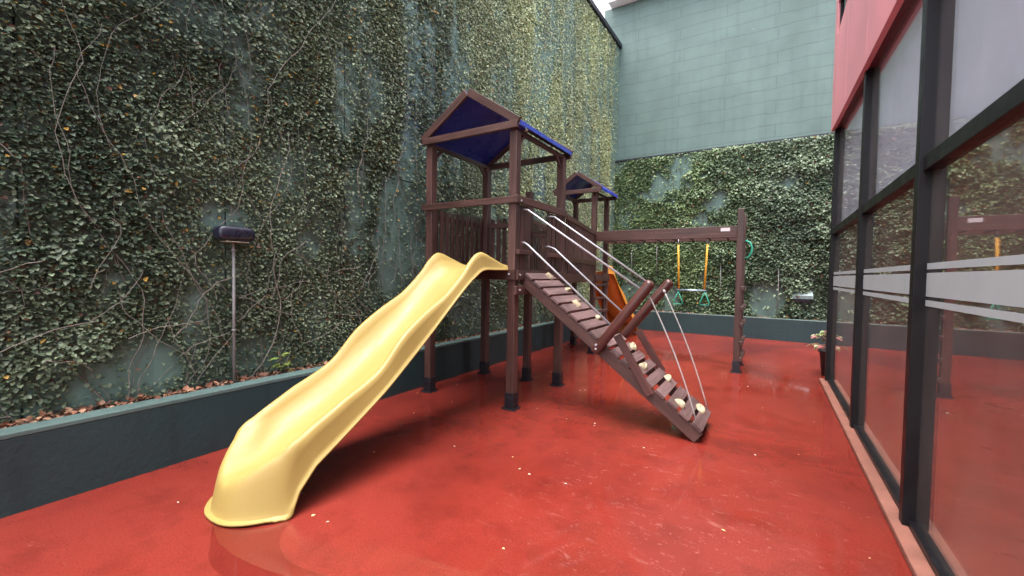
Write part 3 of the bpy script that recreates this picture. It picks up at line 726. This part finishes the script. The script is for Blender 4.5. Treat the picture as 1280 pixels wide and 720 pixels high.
# slides
def slide_mesh():
    S = [(.06, 1.585, 1.54, 1.56), (-.06, 1.60, 1.537, 1.556), (-.25, 1.655, 1.535, 1.545), (-.46, 1.705, 1.528, 1.52), (-.60, 1.63, 1.46, 1.44), (-.74, 1.485, 1.365, 1.34), (-.98, 1.295, 1.175, 1.125),
         (-1.24, 1.155, .965, .93), (-1.50, .985, .765, .75), (-1.74, .755, .590, .575), (-2.04, .612, .405, .415), (-2.25, .535, .275, .318), (-2.40, .455, .14, .250), (-2.51, .365, .03, .218), (-2.585, .298, .003, .202), (-2.635, .262, .002, .195), (-2.662, .238, .002, .184), (-2.676, .19, .002, .150), (-2.688, .11, .002, .088), (-2.70, .028, .002, .022), (-2.712, .012, .002, .010), (-2.742, .009, .002, .008)]
    S = np.array(S); out = []
    for i in range(len(S)-1):
        p0, p1, p2, p3 = S[max(i-1, 0)], S[i], S[i+1], S[min(i+2, len(S)-1)]
        for t in np.arange(5)/5: out.append(.5*(2*p1+(p2-p0)*t+(2*p0-5*p1+4*p2-p3)*t*t+(3*p1-p0-3*p2+p3)*t**3))
    out.append(S[-1]); rows = []
    for y, rim, fl_, bed in out:
        k = max(0, min(1, (-y-2.05)/.58)); k = k*k*(3-2*k)
        amp = float(np.interp(-y, [2.635, 2.712], [.30, .25])); pw = float(np.interp(-y, [2.635, 2.712], [1.7, 2.5])); dn = float(np.interp(-y, [2.635, 2.712], [.297, .354]))
        if y < -2.05:
            yf = y+k*amp; drop = 1.0 if y >= -2.636 else bed/.195
            rim = max(bed+.001, drop*float(np.interp(yf, [-2.47, -2.34, -2.27, -2.04], [.40, .455, .495, .612])))
            fl_ = float(np.interp(yf, [-3, -2.475, -2.455, -2.40, -2.29, -2.04, -1.74], [.002, .002, .012, .14, .258, .405, .59]))
            fl_ = max(.002, min(fl_, rim-.006))
        rim = max(rim, bed+.001); g = rim-bed; e = 3.0-1.5*k
        q_ = max(0, min(1, (y+2.1)/1.2)); nar = 1-.075*q_
        H = [(-.354, fl_), (-.337, fl_+min(.006, g*.5)), (-.324, fl_+(rim-fl_)*.25), (-.314, fl_+(rim-fl_)*.75), (-.308, rim-min(.012, .3*(rim-fl_))), (-.297, rim), (-.283, rim-min(.006, .15*g))]
        H += [(-x, bed+g*.97*(x/.297)**e) for x in (.268, .245, .213, .165, .12, .075)]
        prof = H+[(0, bed)]+[(-x, z) for x, z in H[::-1]]
        rows.append([(x*nar+.012*q_, y+k*amp*min(1, abs(x)/dn)**pw, z) for x, z in prof])
    return rows
mb = MB(); mb.grid(slide_mesh(), True)
def place_slide(mat, loc, rot, label):
    o = mb.build('slide', mat, None, 0, None, .012); o.parent = ps; o.location = Vector(loc)-wloc(ps); o.rotation_euler = (0, 0, rot); o['label'] = label; return o
place_slide(M['yellow'], (-2.775, 3.90, 0), 0, 'yellow wave slide on the near tower')
place_slide(M['orange'], (-3.20, 8.42, 0), math.pi, 'orange slide behind the far tower')

# climbing ramp
RN, RF = 4.08, 4.68
x0r, z0r, x1r, z1r = -2.335, 1.515, -.46, .102
dv = Vector((x1r-x0r, 0, z1r-z0r)); rl = dv.length; dv.normalize(); up = Vector((-dv.z, 0, dv.x)); 
if up.z < 0: up = -up
rb = MB()
for yy in (RN+.02, RF-.02):
    rb.box(Vector((x0r, yy, z0r))-up*.075, Vector((x1r, yy, z1r))-up*.075, .04, .115, up)
rmp = rb.build('climbing_ramp', M['wood'], ps, .004)
pk = MB(); npk = 17; st_ = rl/npk
for i in range(npk):
    c = Vector((x0r, 0, z0r))+dv*(st_*(i+.5)); w_ = .109 if i < 9 else .103
    dy = random.uniform(-.004, .004)
    pk.box((c.x, RN-.012+dy, c.z), (c.x, RF+.012+dy, c.z), w_, .03, up)
pk.build('ramp_planks', M['ramp_wood'], rmp, .004)
def hold(cx, cy, seed):
    rd = random.Random(seed); c = Vector((cx, 0, z0r+(cx-x0r)*dv.z/dv.x)); c.y = cy; c = c+up*.013
    n1, n2 = 12, 7; rows = []; a1, a2 = rd.uniform(.048, .066), rd.uniform(.038, .052); rot = rd.uniform(0, 3.1); ph = rd.uniform(0, 6)
    for i in range(n2):
        t = i/(n2-1)*math.pi/2; row = []
        for j in range(n1):
            q = 2*math.pi*j/n1; rr = math.cos(t)*(1+.26*math.sin(2*q+ph)+.20*math.sin(3*q+2*ph)); 
            hx, hy = a1*rr*math.cos(q), a2*rr*math.sin(q); hz = .046*math.sin(t)*(1+.5*math.cos(q+ph)*math.cos(t))
            if i >= n2-2: hz -= .026*(i-n2+3)/2
            X = hx*math.cos(rot)-hy*math.sin(rot); Y = hx*math.sin(rot)+hy*math.cos(rot)
            row.append(c+dv*X+Vector((0, Y, 0))+up*hz)
        rows.append(row)
    m_ = MB(); m_.grid(rows, True, True); m_.build('climbing_hold', M['hold'], rmp, 0, None, 0, 1)
for i, (x, y) in enumerate([(-2.26, 4.53), (-2.06, 4.62), (-1.855, 4.42), (-1.66, 4.60), (-1.47, 4.34), (-1.265, 4.60), (-1.08, 4.32), (-.89, 4.57), (-.705, 4.21), (-.56, 4.50)]): hold(x, y, i+3)
# logs, braces, tubes, ropes
logs = []
for yy, a, b in ((RN-.065, (-1.475, .735), (-.935, 1.45)), (RF+.065, (-1.44, .77), (-.905, 1.455))):
    A = Vector((a[0], yy, a[1])); B = Vector((b[0], yy, b[1])); d = (B-A).normalized()
    o = MB().tube([A, A+d*.01, A+(B-A)*.5, B-d*.03, B-d*.008, B], [.044, .049, .050, .049, .042, .026], 18).build('log_handle', M['log'], ps)
    bl = MB(); s = -1 if yy < 4.4 else 1
    for p in (A+d*.05, A+d*.10-Vector((.03, 0, .0))): bl.tube([p+Vector((0, s*.045, 0)), p+Vector((0, s*.058, 0))], .011, 8)
    bl.build('bolt', M['steel'], o)
for yy, a, b in ((RN-.022, (-1.265, .915), (-.93, .375)), (RF+.022, (-1.23, .90), (-.955, .47))):
    MB().box((a[0], yy, a[1]), (b[0], yy, b[1]), .03, .075, (0, 1, 0) if False else (1, 0, .5)).build('brace', M['log'], ps, .004)
def tube_part(name, pts, r, mat, n=10): return MB().tube(pts, r, n).build(name, mat, ps)
for yy, a, b in ((RN, (-2.31, 2.215), (-1.03, 1.36)), (RF, (-2.275, 2.21), (-1.06, 1.385))):
    tube_part('grab_rail', [(BX+.03, yy, a[1]+.01), (a[0], yy, a[1]), (b[0], yy, b[1])], .0105, M['steel'])
for yy, a, b in ((RN, (-2.30, 1.825), (-1.31, .985)), (RF, (-2.265, 1.82), (-1.38, 1.07))):
    tube_part('grab_rail', [(BX+.03, yy, a[1]+.03), (BX+.07, yy, a[1]+.028), (a[0], yy, a[1]), (b[0], yy, b[1])], .0105, M['steel'])
for yy, a, b, e in ((RN-.02, (-.985, 1.36), (-.505, .15), -1), (RF+.0, (-.965, 1.36), (-.49, .12), 1)):
    P0 = Vector((a[0], yy, a[1])); P1 = Vector((b[0], yy, b[1])); pts = [P0+(P1-P0)*t+Vector((.035*math.sin(math.pi*t), 0, -.0)) for t in np.linspace(0, 1, 9)]
    rp = MB().tube(pts, .0065, 7); rp.tube([pts[0]+(pts[1]-pts[0])*.02, pts[0]+(pts[1]-pts[0])*.12, pts[0]+(pts[1]-pts[0])*.24], [.007, .015, .007], 8); rp.build('climbing_rope', M['rope'], ps)

# monkey bars
MY0, MY1, SX = 7.62, 8.24, -.46
MB().box((T2R+.046, MY0-.02, 2.235), (SX-.001, MY0-.02, 2.235), .045, .185).build('monkey_bar_beam', M['wood'], ps, .005)
MB().box((T2R+.046, MY1, 2.235), (SX-.001, MY1, 2.235), .045, .185).build('monkey_bar_beam', M['wood'], ps, .005)
for i in range(8):
    x = T2R+.25+i*.285; MB().tube([(x, MY0-.01, 2.17), (x, MY1+.01, 2.17)], .015, 10).build('monkey_bar_rung', M['shoe'], ps)
MB().slab(-.70, -.565, MY0-.0455, MY0-.0427, 2.245, 2.30).build('label_plate', M['white'], ps)
post(SX+.048, 7.52, 2.58, .09); post(SX+.048, 8.22, 2.58, .09)
for i, z in enumerate((.22, .47, .76, 1.02, 1.33)):
    MB().box((SX+.105, 7.45, z), (SX+.105, 8.29, z), .05, .075).build('ladder_step', M['wood'], ps, .012)
hd = MB()
hd.tube([(SX+.095, 8.18, 2.13), (SX+.16, 8.15, 2.10), (SX+.19, 8.15, 2.02), (SX+.19, 8.15, 1.93), (SX+.15, 8.15, 1.85), (SX+.095, 8.18, 1.83)], .016, 8)
hd.build('grab_handle', M['green'], ps)

# trapeze hanging from the monkey bars (a thing of its own)
tz = empty('trapeze_swing', (-1.16, 7.9, 1.25)); tag(tz, 'trapeze bar with yellow sheathed chains and green rings hanging from the monkey bars', 'trapeze')
yz = 7.86
for s in (-1, 1):
    xt = -1.155+s*.235; xb = -1.155+s*.205
    MB().tube([(xt, yz, 2.06), ((xt+xb)/2, yz, 1.65), (xb, yz, 1.29)], .0165, 8).build('chain', M['yrope'], tz)
    MB().tube([(xt, yz, 2.155), (xt, yz, 2.06)], .006, 6).build('hook', M['steel'], tz)
    g = MB(); xr = -1.155+s*.215
    g.tube([(xr, yz, 1.245), (xr-.075, yz, 1.06), (xr-.065, yz, 1.02), (xr+.065, yz, 1.02), (xr+.075, yz, 1.06), (xr, yz, 1.245)], .009, 7); g.build('ring', M['green'], tz)
MB().tube([(-1.155-.235, yz, 1.268), (-1.155+.235, yz, 1.268)], .0175, 12).build('bar', plain_mat('blue_grey_tube', (.30, .42, .48), .35, .5), tz)

# ------------------------------------------------------------------ glass-fronted building on the right
gb = empty('glass_building', (2.5, 3, 0)); tag(gb, 'building with black framed reflective glass front and red cladding above', 'building')
GX = .775; Y0, Y1 = -1.4, 7.56
MB().slab(.665, .752, Y0, Y1+.06, .001, .045).build('sill', M['pink'], gb, .008)
def bars(name, xs, ys, zs, bev=.004): return MB().slab(*xs, *ys, *zs).build(name, M['alu'], gb, bev)
def redz(y): return 3.30+.052*(y-2.0)+.03
mull = [(-.1, .05), (1.25, .05), (3.40, .17), (5.27, .085), (7.50, .085)]
for yc, wd in mull:
    if wd > .1:
        bars('mullion', (.715, .85), (yc-.085, yc-.008), (.046, 3.42)); bars('mullion', (.735, .85), (yc+.008, yc+.085), (.046, 3.42)); bars('mullion', (.76, .84), (yc-.0075, yc+.0075), (.046, 3.42))
    else: bars('mullion', (.722, .84), (yc-wd/2, yc+wd/2), (.046, redz(yc)+.1))
seg = [(-.075, 1.225), (1.275, 3.315), (3.485, 5.2275), (5.3125, 7.4575)]
for (a, b) in seg:
    wf = MB().slab(.742, .82, a, b, .046, .085).build('window', M['alu'], gb, .004)
    MB().slab(.735, .82, a, b, 2.13, 2.215).build('transom', M['alu'], wf, .004)
    MB().slab(GX, GX+.008, a-.01, b+.01, .07, 2.15).build('lower_pane', M['glass'], wf)
    MB().slab(GX, GX+.008, a-.01, b+.01, 2.19, 3.75).build('upper_pane', M['glass_up'], wf)
    fs = MB()
    for z0, z1 in ((1.565, 1.60), (1.41, 1.545), (1.355, 1.388)): fs.slab(GX-.004, GX-.0015, a+.001, b-.001, z0, z1)
    fs.build('frosted_band', M['frost'], wf)
    MB().slab(GX+.06, GX+.07, a-.03, b+.03, 2.20, 3.72).build('blind', M['blind'], wf)
# red cladding with a slightly sloping lower edge, dark soffit behind it
def wedge(x0, x1, ya, yb, za, zb, zt, name, mat, bev=0):
    m_ = MB(); V = [(x0, ya, za), (x1, ya, za), (x1, yb, zb), (x0, yb, zb), (x0, ya, zt), (x1, ya, zt), (x1, yb, zt), (x0, yb, zt)]
    m_.quadset(V, [(3, 2, 1, 0), (4, 5, 6, 7), (0, 1, 5, 4), (1, 2, 6, 5), (2, 3, 7, 6), (3, 0, 4, 7)], [[(0, 0), (1, 0), (1, 1), (0, 1)]]*6); return m_.build(name, mat, gb, bev)
ed = [-1.4, .2, 1.8, 3.4, 5.0, 6.3, 7.62]
for i in range(6):
    ya, yb = ed[i]+.006, ed[i+1]-.006
    if i == 5: wedge(.69, .735, ya, yb, redz(ya), redz(yb), 4.85, 'cladding_panel', M['red_clad'], .004); 
    elif i == 4: wedge(.69, .735, ya, yb, redz(ya), redz(yb), 4.85, 'cladding_panel', M['red_clad'], .004)
    else: wedge(.69, .735, ya, yb, redz(ya), redz(yb), 4.85, 'cladding_panel', M['red_clad'], .004)
wedge(.7355, .86, -1.4, 7.62, redz(-1.4)+.012, redz(7.62)+.012, 4.80, 'soffit', M['red_dark'])
MB().slab(.751, .80, -1.4, 7.60, 4.81, 5.3).build('upper_window', M['glass_up'], gb)
for yy in (.2, 1.8, 3.4, 5.0, 6.3, 7.3): MB().slab(.71, .75, yy-.03, yy+.03, 4.852, 5.3).build('window_frame', M['alu'], gb)
MB().slab(.69, .72, 7.34, 7.62, 4.852, 5.6).slab(.69, .72, -1.4, 7.338, 5.3, 5.6).build('cladding', M['red_clad'], gb, .004)
MB().slab(.86, .95, -1.4, 7.6, 3.75, 5.6).build('upper_wall', M['brown'], gb)
MB().slab(.70, 6, -1.4, 7.62, 5.601, 5.68).build('roof', M['coping'], gb)
MB().slab(.80, 6, 7.56, 7.62, 0, 5.6).build('end_wall', M['red_clad'], gb)
MB().slab(.753, 6, -1.4, 7.56, -.015, .02).build('interior_floor', M['infloor'], gb)
MB().slab(2.7, 2.9, -1.4, 7.56, .021, 3.7).build('interior_wall', M['brown'], gb)
MB().slab(.86, 3.2, -1.6, -1.4, .021, 3.7).build('interior_end_wall', M['brown'], gb)
MB().slab(.853, 3.2, -1.39, 7.55, 2.75, 2.85).build('ceiling', M['ceil'], gb)

# ------------------------------------------------------------------ sky, sun, camera
wd = bpy.data.worlds.new('World'); sc.world = wd; wd.use_nodes = True
nt = wd.node_tree; bg = nt.nodes['Background']
sky = nt.nodes.new('ShaderNodeTexSky'); sky.sky_type = 'NISHITA'; sky.sun_disc = False
SUN_EL, SUN_AZ = R(77), R(190)      # azimuth measured from +Y towards +X
sky.sun_elevation = SUN_EL; sky.sun_rotation = SUN_AZ; sky.dust_density = 4; sky.air_density = 1.0
hs = nt.nodes.new('ShaderNodeHueSaturation'); hs.inputs['Saturation'].default_value = .35
nt.links.new(sky.outputs[0], hs.inputs['Color']); nt.links.new(hs.outputs[0], bg.inputs[0]); bg.inputs[1].default_value = .15
sl = bpy.data.lights.new('sun', 'SUN'); sl.energy = .8; sl.angle = R(40); sl.color = (1, .97, .92)
so = bpy.data.objects.new('sun', sl); COL.objects.link(so)
dirv = Vector((math.sin(SUN_AZ)*math.cos(SUN_EL), math.cos(SUN_AZ)*math.cos(SUN_EL), math.sin(SUN_EL)))
so.rotation_euler = dirv.to_track_quat('Z', 'Y').to_euler(); so.location = (0, 0, 20)

cam = bpy.data.cameras.new('camera'); co = bpy.data.objects.new('camera', cam); COL.objects.link(co)
cam.sensor_width = 36; cam.lens = 525/1280*36; cam.clip_end = 300; cam.clip_start = .02
Rm = Matrix(((.852, .031, -.522), (.523, -.019, .852), (.016, -.999, -.033)))
fw = Vector((Rm[0][2], Rm[1][2], Rm[2][2])).normalized(); rt = Vector((Rm[0][0], Rm[1][0], Rm[2][0]))
rt = (rt-fw*rt.dot(fw)).normalized(); upv = rt.cross(fw).normalized()
co.matrix_world = Matrix(((rt.x, upv.x, -fw.x, 0), (rt.y, upv.y, -fw.y, 0), (rt.z, upv.z, -fw.z, 1.5), (0, 0, 0, 1)))
sc.camera = co
sc.view_settings.view_transform = 'Standard'; sc.view_settings.look = 'None'; sc.view_settings.gamma = 1
sc.view_settings.exposure = 2.4
sc.cycles.use_denoising = True; sc.cycles.max_bounces = 8; sc.cycles.transparent_max_bounces = 12
